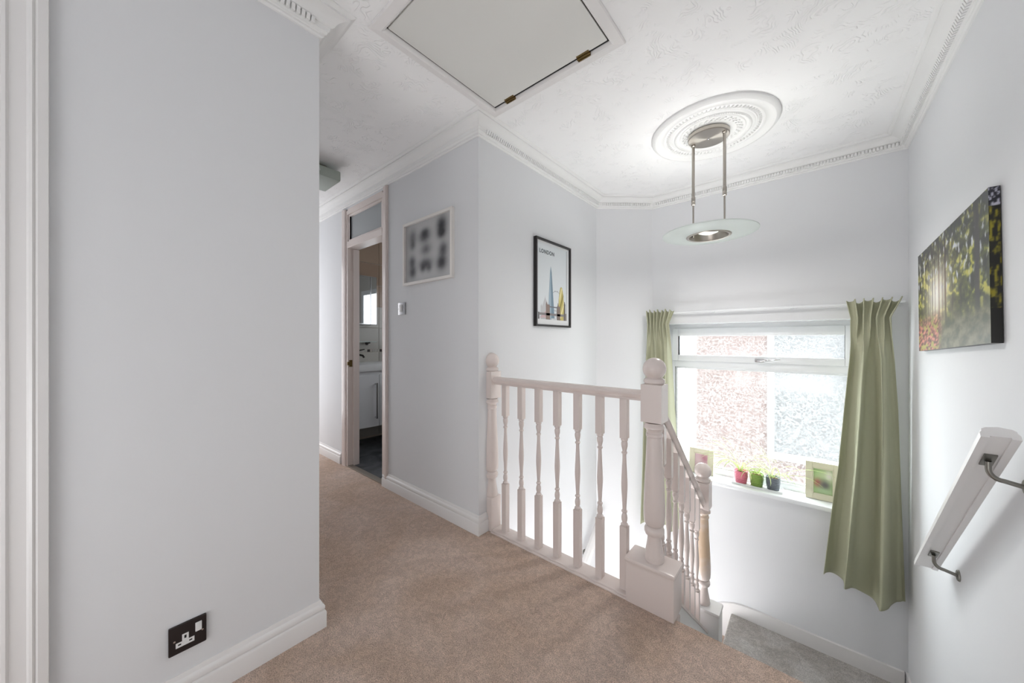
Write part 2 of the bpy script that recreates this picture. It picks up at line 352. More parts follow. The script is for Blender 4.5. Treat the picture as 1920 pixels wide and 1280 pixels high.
# outside ------------------------------------------------------------
h = thing('neighbouring_house', (0, 6, ZB), 'pinkish brick house wall blurred beyond the obscured glass', 'house')
mb = MB(); mb.box(-1.35, -.45, 6, 6.3, ZB, 4.2); mb.box(-.45, .75, 6, 6.3, ZB, -.5); mb.box(-.45, .75, 6, 6.3, 1.9, 4.2); mb.box(.75, 1.9, 6, 6.3, ZB, 4.2); mb.build('brick_wall', BRICK, h)
mb = MB(); mb.box(-.45, -.38, 5.96, 6.1, -.5, 1.9); mb.box(.68, .75, 5.96, 6.1, -.5, 1.9); mb.box(-.38, .68, 5.96, 6.1, -.5, -.42); mb.box(-.38, .68, 5.96, 6.1, 1.82, 1.9); mb.box(-.38, .68, 5.96, 6.1, .75, .83)
wf = mb.build('window_frame', PVC, h); box(-.38, .68, 6.05, 6.07, -.42, 1.82).build('pane', mat('net curtained glass', (68, 68, 68), .6), wf)
tag(box(-12, 12, 3.6, 16, ZB-.1, ZB).build('ground', mat('pale concrete', (190, 188, 182), .9)), 'pale ground outside', kind='structure')

# bathroom door ------------------------------------------------------
d1 = tag(bpy.data.objects.new('door_1', None), 'white bathroom doorway with obscured glass over it', kind='structure'); COL.objects.link(d1); d1.location = (-2.83, YM, 0)
ap = [(0, 0), (.065, 0), (.065, .010), (.058, .016), (.045, .018), (.020, .013), (.012, .013), (.008, .009), (0, .009)]
def arch_v(xi, sgn, z1, parent, m=WHITE):
    mb = MB(); mb.prism(ap, lambda p, q, t: (xi+sgn*p, YM-q, t), 0, z1); return mb.build('architrave', m, parent, True)
arch_v(X1, 1, 2.30, d1, PINKW); arch_v(X0, -1, 2.285, d1, PINKW)
mb = MB(); mb.box(X0, X0+.025, YM-.002, YM+.1, 0, 2.27); mb.box(X0+.025, X0+.038, YM+.045, YM+.1, 0, 1.935, b=.002); mb.build('jamb', PINKW, d1)
mb = MB(); mb.box(X1-.025, X1, YM-.002, YM+.1, 0, 2.27); mb.build('jamb', PINKW, d1)
mb = MB(); mb.box(X0+.025, X1-.025, YM-.004, YM+.1, 1.94, 1.995, b=.003); mb.box(X0+.025, X1-.025, YM-.002, YM+.1, 2.235, 2.285); mb.build('transom_rail', PINKW, d1)
mb = MB()
mb.box(X0+.025, X0+.05, YM+.005, YM+.04, 1.995, 2.235, b=.003); mb.box(X1-.05, X1-.025, YM+.005, YM+.04, 1.995, 2.235, b=.003)
mb.box(X0+.05, X1-.05, YM+.005, YM+.04, 1.995, 2.012, b=.003); mb.box(X0+.05, X1-.05, YM+.005, YM+.04, 2.215, 2.235, b=.003)
mb.build('transom_sash', PINKW, d1, True)
box(X0+.05, X1-.05, YM+.02, YM+.025, 2.01, 2.216).build('pane', frost('reeded obscure glass', (196, 200, 202), .45, .12), d1)
mb = MB(); mb.box(X0+.024, X0+.029, YM+.012, YM+.04, .885, .945, b=.001); mb.box(X0+.024, X0+.034, YM-.006, YM+.014, .9, .93, b=.002); mb.build('strike_plate', BRASS, d1)
box(X0+.025, X1-.025, YM-.005, YM+.045, 0, .008, b=.003).build('threshold_strip', mat('threshold', (150, 142, 132), .4, .5), d1)
# left edge door frame
d2 = tag(bpy.data.objects.new('door_2', None), 'white moulded door frame at the left edge', kind='structure'); COL.objects.link(d2); d2.location = (XW, -.12, 0)
ap2 = [(0, 0), (0, .018), (-.016, .020), (-.020, .016), (-.024, .020), (-.029, .018), (-.033, .011), (-.058, .010), (-.062, .015), (-.068, .014), (-.072, 0)]
mb = MB(); mb.prism(ap2, lambda p, q, t: (XW+q, -.088+p, t), 0, 2.30); mb.build('architrave', WHITE, d2, True)
mb = MB(); mb.box(XW-.0, XW+.006, -.95, -.160, 0, 2.0, b=.001); mb.build('door_leaf', WHITE, d2)

# bathroom -----------------------------------------------------------
BX = -3.87
st(box(BX-.1, BX, 1.512, 2.8, 0, 2.5), 'wall_bathroom', GROUT)
st(box(BX, -1.56, 2.7, 2.8, 0, 2.5), 'wall_bathroom_back', BATHW)
st(box(-1.6, -1.56, 1.512, 2.7, 0, 2.39), 'wall_bathroom_right', BATHW)
st(box(BX, -1.56, 1.512, 2.7, 2.28, 2.34), 'ceiling_bathroom', CORN)
tw = bpy.data.objects.get('wall_bathroom')
tiles = {}
zrow = [(.02, .25), (.25, .5), (.5, .75), (.75, .985), (1.02, 1.265), (1.265, 1.51), (1.51, 1.76), (1.76, 2.01), (2.01, 2.28)]
ycol = [1.515+(-.02), 1.83, 2.11, 2.39, 2.69]; ycol[0] = 1.55
for r, (za, zb) in enumerate(zrow):
    for c in range(4):
        ya, yb = ycol[c], ycol[c+1]; key = (round(zb-za, 3), round(yb-ya, 3)); m = (TILEB if r >= 6 else TILEC)[(r*2+c*5) % 3]
        mb = MB(); mb.box(BX, BX+.008, ya+.002, yb-.002, za+.002, zb-.002, b=.0015); mb.build('tile', m, tw)
for i in range(19):
    yb = 1.55+i*.06
    for j in range(2):
        mb = MB(); mb.box(BX, BX+.007, yb+.001+.03*j, yb+.029+.03*j, .988, 1.017, b=.001)
        mb.build('mosaic_tile', (BLACKM, TILEC[2], BATHW, STEEL)[(i*2+j*3+i//3) % 4], tw)
w2 = tag(bpy.data.objects.new('window_2', None), 'bathroom window', kind='structure'); COL.objects.link(w2); w2.location = (-2.6, 2.7, 1)
mb = MB(); mb.box(-3.25, -2.0, 2.68, 2.7, 1.05, 1.12); mb.box(-3.25, -2.0, 2.68, 2.7, 1.83, 1.9); mb.box(-3.25, -3.18, 2.68, 2.7, 1.12, 1.83); mb.box(-2.07, -2.0, 2.68, 2.7, 1.12, 1.83); mb.box(-2.66, -2.6, 2.68, 2.7, 1.12, 1.83); mb.build('window_frame', PVC, w2)
lit = mat('daylit frosted pane', (255, 255, 255), .5); lb = lit.node_tree.nodes['Principled BSDF']; lb.inputs['Emission Color'].default_value = (.9, .95, 1, 1); lb.inputs['Emission Strength'].default_value = 2.2
box(-3.18, -2.07, 2.692, 2.7, 1.12, 1.83).build('pane', lit, w2)
v = thing('vanity_unit', (-3.65, 2.0, .22), 'white wall hung vanity unit with chrome bar handles in the bathroom', 'vanity')
box(BX+.01, -3.47, 1.56, 2.38, .22, .80, b=.003).build('body', VANITY, v)
for (ya, yb, hy) in ((1.565, 1.888, 1.845), (1.893, 2.215, 1.94), (2.22, 2.375, 2.25)):
    dr = box(-3.47, -3.45, ya, yb, .225, .76, b=.003).build('door', VANITY, v)
    mb = MB(); mb.box(-3.42, -3.41, hy-.009, hy+.009, .31, .68, b=.003); mb.box(-3.45, -3.415, hy-.007, hy+.007, .315, .33); mb.box(-3.45, -3.415, hy-.007, hy+.007, .66, .675); mb.build('handle', CHROME, dr)
bas = thing('basin', (-3.65, 1.97, .80), 'white ceramic basin top on the bathroom vanity', 'basin')
mb = MB(); mb.box(BX+.01, -3.44, 1.555, 2.385, .802, .872, b=.008)
mb.build('basin_top', PLASTIC, bas, True)
mb = MB(); ring = []
for k, (sc, z) in enumerate(((1.08, .8725), (1.04, .8795), (.98, .876), (.7, .8735), (.2, .873))):
    ring.append([(-3.63+.15*sc*math.cos(a*PI/16), 1.96+.22*sc*math.sin(a*PI/16), z) for a in range(32)])
vs = [p for r_ in ring for p in r_]; mb.add(vs, [(j*32+i, j*32+(i+1) % 32, (j+1)*32+(i+1) % 32, (j+1)*32+i) for j in range(4) for i in range(32)]+[tuple(range(128, 160))]); mb.build('bowl_rim', PLASTIC, bas, True)
tp = thing('basin_tap', (-3.80, 1.80, .872), 'dark chrome mixer tap standing on the bathroom basin', 'tap')
mb = MB(); mb.lathe([(.026, 0), (.026, .008), (.02, .014), (.019, .10), (.021, .115), (.012, .122)], (-3.80, 1.80, .873), 20); mb.build('tap_body', BLACKM, tp, True)
mb = MB(); mb.tube([(-3.80, 1.80, .955), (-3.76, 1.815, .965), (-3.70, 1.835, .955), (-3.685, 1.84, .935)], .011, 12); mb.build('spout', BLACKM, tp, True)
mb = MB(); mb.tube([(-3.80, 1.80, .995), (-3.77, 1.83, 1.01), (-3.74, 1.875, 1.022)], [.009, .007, .005], 10); mb.build('lever', BLACKM, tp, True)
mc = thing('mirror_cabinet', (-3.80, 1.8, 1.29), 'mirrored bathroom wall cabinet with chrome edges above the basin', 'cabinet')
box(BX+.009, -3.745, 1.56, 2.012, 1.295, 1.835, b=.002).build('body', PLASTIC, mc)
for (ya, yb) in ((1.562, 1.937), (1.941, 2.010)):
    dr = box(-3.745, -3.730, ya, yb, 1.30, 1.83).build('door', CHROME, mc)
    box(-3.730, -3.727, ya+.006, yb-.006, 1.308, 1.822).build('mirror', MIRROR, dr)
sh = thing('glass_shelf', (-3.80, 1.8, 1.10), 'thin glass shelf on chrome brackets under the mirror cabinet', 'shelf')
box(BX+.03, -3.745, 1.56, 2.02, 1.10, 1.108, b=.002).build('shelf', frost('green edged glass', (214, 226, 222), .3, .1), sh)
for yy in (1.62, 1.96):
    mb = MB(); mb.tube([(BX+.008, yy, 1.092), (-3.79, yy, 1.092)], .008, 10); mb.tube([(BX+.008, yy, 1.085), (BX+.014, yy, 1.085)], .02, 12); mb.build('bracket', BLACKM, sh, True)

# loft hatch ---------------------------------------------------------
lh = thing('loft_hatch', (-.98, 1.07, ZC), 'white square loft hatch in the ceiling with two brass hinges', 'hatch')
hx0, hx1, hy0, hy1 = -1.308, -.645, .745, 1.392
hp = [(0, 0), (0, -.006), (.006, -.016), (.014, -.019), (.036, -.013), (.046, -.012), (.05, -.008), (.05, 0)]
for path in ([(hx0, hy0), (hx0, hy1)], [(hx0, hy1), (hx1, hy1)], [(hx1, hy1), (hx1, hy0)], [(hx1, hy0), (hx0, hy0)]):
    pass
loop = [(hx0, hy0), (hx1, hy0), (hx1, hy1), (hx0, hy1)]   # anticlockwise: outside on the right
for i in range(4):
    a, b, cc, dd = loop[i-1], loop[i], loop[(i+1) % 4], loop[(i+2) % 4]
    seg = sweep([a, b, cc, dd], hp, z0=ZC)[1]; seg.build('frame_moulding', WHITE, lh, True)
box(hx0+.006, hx1-.006, hy0+.006, hy1-.012, ZC-.006, ZC-.0005, b=.001).build('panel', CEILP, lh)
mb = MB(); mb.box(hx0, hx1, hy1-.011, hy1-.001, ZC-.0025, ZC-.0005); mb.box(hx0, hx0+.005, hy0, hy1, ZC-.002, ZC-.0005); mb.box(hx1-.005, hx1, hy0, hy1, ZC-.002, ZC-.0005); mb.build('gap', DARK, lh)
for xx in (-1.195, -.765):
    mb = MB(); mb.box(xx-.03, xx+.03, hy1-.022, hy1-.010, ZC-.008, ZC-.006); mb.tube([(xx-.032, hy1-.006, ZC-.010), (xx+.032, hy1-.006, ZC-.010)], .0045, 10); mb.box(xx-.03, xx+.03, hy1-.002, hy1+.003, ZC-.016, ZC-.006); mb.build('hinge', BRASS, lh)

# ceiling rose and pendant -------------------------------------------
RC = (-.455, 2.393)
ro = thing('ceiling_rose', (RC[0], RC[1], ZC), 'large round white plaster ceiling rose with beaded rings above the pendant', 'ceiling rose')
pr = [(.336, 0), (.336, -.010), (.328, -.020), (.315, -.024), (.306, -.019), (.300, -.012), (.285, -.008), (.272, -.010), (.265, -.016), (.258, -.016), (.254, -.010), (.232, -.009), (.228, -.014),
      (.222, -.014), (.218, -.017), (.206, -.018), (.203, -.023), (.196, -.023), (.190, -.016), (.176, -.014), (.172, -.019), (.166, -.019), (.160, -.014), (.145, -.015), (.12, -.018), (.10, -.02), (.0001, -.02)]
MB().lathe(pr, (RC[0], RC[1], ZC), 96, cap=False).build('medallion', CORN, ro, True)
mb = MB()
for i in range(72):
    a = 2*PI*i/72; r0 = .243; c, s_ = math.cos(a), math.sin(a)
    P = [(RC[0]+(r0+dr)*math.cos(a+da), RC[1]+(r0+dr)*math.sin(a+da), ZC+z) for z, k in ((-.008, 1.), (-.0185, .55)) for dr, da in ((-.009*k, -.022*k), (.009*k, -.006*k), (.009*k, .022*k), (-.009*k, .006*k))]
    mb.add(P, [(0, 3, 2, 1), (4, 5, 6, 7), (0, 1, 5, 4), (1, 2, 6, 5), (2, 3, 7, 6), (3, 0, 4, 7)])
o = mb.build('leaf_ring', CORN, ro); o['kind'] = 'stuff'
mb = MB()
for i in range(110):
    a = 2*PI*i/110; mb.ball((RC[0]+.199*math.cos(a), RC[1]+.199*math.sin(a), ZC-.0225), .0046, 8, 5)
o = mb.build('bead_ring', CORN, ro, True); o['kind'] = 'stuff'
mb = MB()
for i in range(30):
    for j in range(3):
        a = 2*PI*(i+.33*j)/30; r0 = .128+.011*j; mb.tube([(RC[0]+r0*math.cos(a-.05), RC[1]+r0*math.sin(a-.05), ZC-.0165), (RC[0]+(r0+.007)*math.cos(a), RC[1]+(r0+.007)*math.sin(a), ZC-.0185), (RC[0]+r0*math.cos(a+.05), RC[1]+r0*math.sin(a+.05), ZC-.0165)], [.001, .003, .001], 6)
o = mb.build('scroll_ring', CORN, ro, True); o['kind'] = 'stuff'
PC = (-.47, 2.383); PZ = 2.342
pl = thing('pendant_lamp', (PC[0], PC[1], PZ), 'nickel pendant lamp with two rods and a round frosted glass disc', 'lamp')
MB().lathe([(.0001, .028), (.105, .028), (.112, .022), (.112, .004), (.108, 0), (.0001, 0)], (PC[0], PC[1], PZ), 64, cap=False).build('ceiling_plate', RADIAL, pl, True)
mb = MB(); mb.ball((PC[0], PC[1], PZ-.001), .006, 12, 8); mb.build('screw', CHROME, pl, True)
u = Vector((.18, -.048)).normalized()
for k in (-1, 1):
    x, y = PC[0]+u.x*.092*k, PC[1]+u.y*.092*k
    mb = MB(); mb.lathe([(.0001, PZ), (.013, PZ), (.013, PZ-.008), (.0085, PZ-.012), (.0085, 2.02), (.0085, 2.02)][::-1][1:], (x, y, 0), 16, cap=False)
    rod = mb.build('upper_rod', STEEL, pl, True)
    MB().lathe([(.0085, 1.965), (.0115, 1.968), (.0115, 1.985), (.0095, 1.988), (.0115, 1.991), (.0115, 2.014), (.0085, 2.022)], (x, y, 0), 16).build('collar', STEEL, rod, True)
    MB().lathe([(.005, 1.765), (.005, 1.97)], (x, y, 0), 12).build('lower_rod', STEEL, pl, True)
DZ = 1.752
MB().lathe([(.108, .0), (.18, .002), (.25, .010), (.256, .013), (.256, .018), (.25, .019), (.18, .010), (.108, .008), (.108, 0)], (PC[0], PC[1], DZ), 96, cap=False).build('glass_disc', FROST, pl, True)
MB().lathe([(.120, -.002), (.122, .002), (.120, .012), (.104, .016), (.092, .05), (.070, .058), (.066, .052), (.088, .046), (.100, .010), (.106, -.004), (.114, -.006), (.120, -.002)], (PC[0], PC[1], DZ), 64, cap=False).build('metal_bowl', STEEL, pl, True)
MB().lathe([(.0001, .012), (.03, .014), (.055, .024), (.068, .046), (.07, .056), (.0001, .057)], (PC[0], PC[1], DZ), 48, cap=False).build('lens', FROST, pl, True)

# hallway ceiling light ----------------------------------------------
hl = thing('hallway_ceiling_light', (-2.76, .98, ZC), 'square frosted glass ceiling light on the hallway ceiling beyond the corner', 'lamp')
MB().box(-2.84, -2.68, .90, 1.06, ZC-.03, ZC, b=.004).build('base_plate', STEEL, hl)
MB().box(-2.90, -2.62, .85, 1.135, ZC-.105, ZC-.032, b=.012).build('glass_shade', frost('green white glass', (206, 214, 206), .4, .15), hl, True)
for (x, y) in ((-2.615, .98),):
    mb = MB(); mb.tube([(x+.002, y, ZC-.075), (x+.010, y, ZC-.075)], .008, 12); mb.build('clip', CHROME, hl, True)

# banister -----------------------------------------------------------
NP = [(.037, .19), (.040, .198), (.038, .215), (.031, .255), (.027, .285), (.027, .297), (.036, .302), (.040, .312), (.040, .324), (.036, .333), (.030, .337), (.034, .341), (.041, .352), (.043, .375), (.043, .42), (.040, .50), (.035, .60),
      (.031, .70), (.031, .712), (.034, .716), (.034, .726), (.031, .729), (.032, .74), (.036, .746), (.042, .750), (.042, .760), (.038, .766), (.038, .772)]
TP = [(.034, .935), (.042, .942), (.043, .950), (.040, .957), (.030, .963), (.026, .968), (.026, .972)]
def arched_block(mb, x, y, z0, z1, h=.0425, hx=None, x0=None):
    # square block whose four top and bottom edges are curved in like a turned shoulder
    hx = hx or h
    k = 9
    def rise(s): return .010*(1-(2*s-1)**2)
    top = [(s/(k-1)) for s in range(k)]
    xa, xb = (x-hx, x+hx) if x0 is None else x0
    grid = []
    for j in range(k):
        for i in range(k):
            grid.append((xa+(xb-xa)*top[i], y-h+2*h*top[j]))
    vs = []
    for (gx, gy), (i, j) in zip(grid, [(i, j) for j in range(k) for i in range(k)]):
        si, sj = top[i], top[j]; d = max(abs(2*si-1), abs(2*sj-1)); r = min(si*(1-si), sj*(1-sj)); e = .010*(1-min(1, (2*si-1)**2+(2*sj-1)**2)) if True else 0
        vs.append((gx, gy, z1-.010+e))
    for (gx, gy, gz) in list(vs): vs.append((gx, gy, z0+(z1-gz)))
    n = k*k; fs = []
    for j in range(k-1):
        for i in range(k-1):
            a = j*k+i; fs.append((a, a+1, a+k+1, a+k)); fs.append((n+a, n+a+k, n+a+k+1, n+a+1))
    edge = [(0, i) for i in range(k)]+[(j, k-1) for j in range(1, k)]+[(k-1, i) for i in range(k-2, -1, -1)]+[(j, 0) for j in range(k-2, 0, -1)]
    E = [j*k+i for j, i in edge]
    for a, b in zip(E, E[1:]+E[:1]): fs.append((a, b, n+b, n+a))
    mb.add(vs, fs)
def newel(parent, x, y, dz, m, half=False):
    kw = dict(a0=-PI/2, a1=PI/2, seg=18) if half else dict(seg=36)
    mb = MB(); mb.lathe(NP, (x, y, dz), **kw); mb.lathe(TP, (x, y, dz), **kw)
    arched_block(mb, x, y, dz+.768, dz+.945, x0=((x, x+.040) if half else None))
    if half: mb.box(x, x+.040, y-.0425, y+.0425, 0, .192, b=.003)
    o = mb.build('newel_post', m, parent, True)
    R = .047; prf = [(max(R*math.sin(t), 1e-5), 1.0-R*math.cos(t)) for t in [PI*(.19+.81*i/16) for i in range(17)]]
    prf = [(.026, .966)]+prf
    mb = MB(); mb.lathe(prf, (x, y, dz), **{**kw}, cap=half); mb.build('ball_finial', PINKW, o, True)
    return o
BY = 1.518
lb_ = thing('landing_balustrade', (-.95, BY, 0), 'white turned balustrade along the landing edge between both upper newel posts', 'balustrade')
nw = newel(lb_, -.503, BY, 0, PINKW)
newel(lb_, XW, BY, 0, PINKW, half=True)
mb = MB(); mb.box(-.605, -.41, 1.463, 1.575, 0, .172, b=.002); mb.box(-.611, -.404, 1.457, 1.581, .170, .191, b=.009); mb.build('newel_base', PINKW, lb_, True)
RP = [(-.016, -.045), (.016, -.045), (.016, -.036), (.021, -.033), (.030, -.024), (.032, -.016), (.029, -.010), (.022, -.007), (.018, -.003), (.008, 0), (-.008, 0), (-.018, -.003), (-.022, -.007), (-.029, -.010), (-.032, -.016), (-.030, -.024), (-.021, -.033), (-.016, -.036)]
mb = MB(); mb.prism(RP, lambda p, q, t: (t, BY+p, .905+q), XW+.038, -.545); mb.build('handrail', PINKW, lb_, True)
mb = MB(); mb.box(XW+.041, -.606, 1.478, 1.560, -.02, .012, b=.003); mb.box(XW+.041, -.606, 1.466, 1.480, -.02, .006, b=.002); mb.box(XW+.0, -.412, 1.476, 1.56, -.25, -.021); mb.build('base_rail', PINKW, lb_, True)
BT = [(.0135, 0), (.0155, .005), (.0155, .009), (.011, .013), (.010, .017), (.0125, .026), (.0135, .036), (.012, .047), (.009, .055), (.0085, .06), (.0125, .063), (.0125, .069), (.0085, .072), (.0085, .085), (.0105, .12), (.0135, .165), (.014, .185), (.013, .21),
      (.0105, .26), (.0085, .30), (.008, .318), (.0085, .322), (.0125, .325), (.0125, .331), (.0085, .334), (.0095, .341), (.0135, .356), (.0145, .368), (.0125, .376), (.0115, .38), (.0155, .384), (.0155, .388), (.0135, .393)]
def baluster_mesh(z0, z1, tl, th, sl=0.):
    """z0..z1 whole height, turned from tl to th, sl = slope of top and bottom cut (dz/dy)"""
    mb = MB(); h = .016
    k = (th-tl)/.393; mb.lathe([(r, z*k) for r, z in BT], (0, 0, tl), 20)
    for (a, b) in ((z0, tl), (th, z1)):
        P = []
        for z, end in ((a, a == z0), (b, b == z1)):
            for (dx, dy) in ((-h, -h), (h, -h), (h, h), (-h, h)): P.append((dx, dy, z+(sl*dy if end else 0)))
        mb.add(P, [(0, 3, 2, 1), (4, 5, 6, 7), (0, 1, 5, 4), (1, 2, 6, 5), (2, 3, 7, 6), (3, 0, 4, 7)])
    me = bpy.data.meshes.new('baluster'); me.from_pydata(mb.v, [], mb.f); me.materials.append(PINKW)
    for p in me.polygons: p.use_smooth = True
    me.set_sharp_from_angle(angle=math.radians(35)); return me
bme = baluster_mesh(.012, .862, .29, .683)
for i in range(7):
    o = bpy.data.objects.new('baluster', bme); COL.objects.link(o); o.parent = lb_
    o.location = Vector((-1.346+.1187*i, BY, 0))-Vector(lb_.location)

# staircase ----------------------------------------------------------
SL = .907
LX = -.51; LY = 2.405; DZL = -.684
sb = thing('stair_balustrade', (LX, 2.0, -.5), 'white turned balustrade sloping down the stairs to the lower newel post', 'balustrade')
newel(sb, LX+.005, LY, DZL, WORN)
mb = MB(); mb.box(-.605, -.41, 2.35, 2.462, -1.02, -.513, b=.002); mb.box(-.611, -.404, 2.344, 2.468, -.515, -.493, b=.009); mb.build('newel_base', WHITE, sb, True)
def rt(y): return .862-(y-1.56)*.872       # top of the sloping rail
sn = math.atan(.872)
mb = MB(); mb.prism(RP, lambda p, q, t: (LX+p, t, rt(t)+q/math.cos(sn)), 1.561, LY-.043); mb.build('handrail', PINKW, sb, True)
def stz(y): return -.105-(y-1.743)*.872     # top of the string
P = [(1.582, stz(1.582)), (2.349, stz(2.349)), (2.349, stz(2.349)-.32), (1.582, stz(1.582)-.32)]
mb = MB(); mb.prism(P, lambda p, q, t: (t, p, q), -.545, -.470); mb.build('string', WHITE, sb)
P = [(1.582, stz(1.582)), (2.344, stz(2.344)), (2.344, stz(2.344)+.016), (1.582, stz(1.582)+.016)]
mb = MB(); mb.prism(P, lambda p, q, t: (t, p, q), -.550, -.464); mb.build('string_capping', PINKW, sb)
L = (rt(1.9)-.05) - (stz(1.9)+.016)
bm2 = baluster_mesh(0, L, .20, L-.18, -.872)
for i in range(7):
    y = 1.635+.106*i; o = bpy.data.objects.new('baluster', bm2); COL.objects.link(o); o.parent = sb; o.location = Vector((LX, y, stz(y)+.014))-Vector(sb.location)
sc = tag(bpy.data.objects.new('stairs', None), 'grey beige carpeted stairs going down to a half landing under the window', kind='structure'); COL.objects.link(sc); sc.location = (0, 2, -1)
def step(x0, x1, y0, y1, z, edge, drop=.205, m=GCARPET, name='step'):
    mb = MB(); mb.box(x0, x1, y0, y1, z-drop, z, b=0.)
    r = .012
    if edge == 'y': mb.tube([(x0, y1, z-r), (x1, y1, z-r)], r, 12)
    if edge == '-y': mb.tube([(x0, y0, z-r), (x1, y0, z-r)], r, 12)
    if edge == '-x': mb.tube([(x0, y0, z-r), (x0, y1, z-r)], r, 12)
    return mb.build(name, m, sc, True)
for i in range(4): step(-.463, XR-.012, 1.502+.222*i-.01, 1.49+.222*(i+1), -.204*(i+1), 'y', .25)
step(-.462, XR-.002, 2.392, YW-.002, -1.02, '-x', .2, name='half_landing')
step(-.80, -.475, 2.47, YW-.002, -1.224, '-x', .2, CARPET)
step(-1.45, -.815, 2.44, YW-.002, -1.428, '-y', .2, CARPET)
for i in range(4): step(-1.45, -.62, 2.21-.22*i, 2.43-.22*i, -1.632-.204*i, '-y', .25, CARPET)
# skirting and strings in the stairwell
P = [(.441, -1.02), (.441, -.925)]+[(.0, -.925), (-.34, -.925), (-.40, -.928), (-.46, -.938), (-.53, -.965), (-.60, -1.01), (-.70, -1.10), (-1.0, -1.37), (-1.0, -1.5), (-.80, -1.45), (-.47, -1.25), (-.462, -1.02)]
mb = MB(); mb.prism(P, lambda p, q, t: (p, t, q), YW-.018, YW); st(mb, 'baseboard_landing', WHITE, 'white skirting curving down the stairs under the window')
P = [(3.219, -1.02), (3.219, -.925), (2.50, -.925), (2.42, -.90), (2.33, -.82), (1.55, -.11), (1.50, -.06), (1.50, -.25), (1.50, -.35), (2.39, -1.15), (2.40, -1.02)]
mb = MB(); mb.prism(P, lambda p, q, t: (t, p, q), XR-.011, XR); st(mb, 'baseboard_right', WHITE)

# wall handrails -----------------------------------------------------
HP = [(-.030, 0), (.030, 0), (.030, .006), (.034, .010), (.034, .018), (.028, .024), (.012, .030), (-.012, .030), (-.028, .024), (-.034, .018), (-.034, .010), (-.030, .006)]
HU = [(-.034, 0), (-.034, .014), (-.030, .020), (-.030, .026), (-.022, .032), (0, .036), (.022, .032), (.030, .026), (.030, .020), (.034, .014), (.034, 0), (.018, 0), (.018, .005), (-.018, .005), (-.018, 0)]
def wall_rail(name, x, yA, zA, yB, zB, wallx, label, brk, m=WHITE):
    t = thing(name, (x, (yA+yB)/2, (zA+zB)/2), label, 'handrail', )
    d = Vector((0, yB-yA, zB-zA)); Ln = d.length; d.normalize(); up = Vector((1, 0, 0)).cross(d)
    if up.z < 0: up = -up
    A = Vector((x, yA, zA))
    mb = MB(); mb.prism(HU, lambda p, q, s: tuple(A+Vector((p*1.0, 0, 0))+up*q+d*s), 0, Ln); mb.build('rail', m, t)
    sg = 1 if wallx > x else -1
    for yb in brk:
        s = (yb-yA)/d.y; c = A+d*s
        br = MB(); lay = c+up*.0045
        # flat plate under the rail, bent arm and round rose
        P = [lay+d*a+Vector((b, 0, 0)) for a, b in ((-.030, -.012), (.030, -.012), (.030, .012), (-.030, .012))]
        Q = [p-up*.004 for p in P]
        br.add(P+Q, [(0, 1, 2, 3), (7, 6, 5, 4), (0, 4, 5, 1), (1, 5, 6, 2), (2, 6, 7, 3), (3, 7, 4, 0)])
        e = c+Vector((0, .0, -.065)); wz = e.z
        pts = [c+up*.001]
        c0_ = c+Vector((0, 0, -.002)); pts = [c0_, c0_+Vector((0, 0, -.022))]
        for k in range(1, 7):
            a = PI/2*k/6; pts.append(c0_+Vector((sg*.028*(1-math.cos(a)), 0, -.022-.028*math.sin(a))))
        pts.append(Vector((wallx-sg*.006, c.y, c0_.z-.058)))
        br.tube(pts, .0065, 12)
        br.lathe([(.022, 0), (.022, .003), (.018, .006), (.009, .007)], (0, 0, 0), 24) if False else None
        ro_ = []; 
        for rr, tt in ((.0001, .0), (.022, .0), (.022, .003), (.019, .006), (.0001, .007)):
            ro_ += [(wallx-sg*tt, c.y+rr*math.cos(a*PI/12), c0_.z-.058+rr*math.sin(a*PI/12)) for a in range(24)]
        br.add(ro_, [(j*24+i, j*24+(i+1) % 24, (j+1)*24+(i+1) % 24, (j+1)*24+i) for j in range(4) for i in range(24)])
        br.build('bracket', BRACK, t, True)
    return t
wall_rail('wall_handrail', .392, 1.575, .855, 2.385, .105, XR, 'white painted handrail on steel brackets on the right wall', (1.665, 2.255))
wall_rail('wall_handrail', XW+.067, 2.84, -.44, 1.7, -1.47, XW, 'white handrail seen low through the balusters on the far stairwell wall', (2.65, 1.9))

# pictures -----------------------------------------------------------
def colgrid(name, m, parent, nu, nv, pos, colour):
    """flat print: pos(u,v)->world, colour(u,v)->srgb 0-255"""
    me = bpy.data.meshes.new(name); off = Vector((0, 0, 0)); p = parent
    while p is not None: off += Vector(p.location); p = p.parent
    vs = [tuple(Vector(pos(i/nu, j/nv))-off) for j in range(nv+1) for i in range(nu+1)]
    fs = [(j*(nu+1)+i, j*(nu+1)+i+1, (j+1)*(nu+1)+i+1, (j+1)*(nu+1)+i) for j in range(nv) for i in range(nu)]
    me.from_pydata(vs, [], fs); me.materials.append(m)
    at = me.color_attributes.new('print', 'FLOAT_COLOR', 'POINT'); buf = []
    for j in range(nv+1):
        for i in range(nu+1):
            c = colour(i/nu, j/nv); buf += [*lin([max(0, min(255, q)) for q in c]), 1]
    at.data.foreach_set('color', buf)
    o = bpy.data.objects.new(name, me); COL.objects.link(o); o.parent = parent; return o
from mathutils import noise as mn
def fbm(x, y, o=4, s=0.): return mn.fractal(Vector((x, y, s)), 1., 2., o)
def mixc(a, b, t): t = max(0, min(1, t)); return tuple(p+(q-p)*t for p, q in zip(a, b))
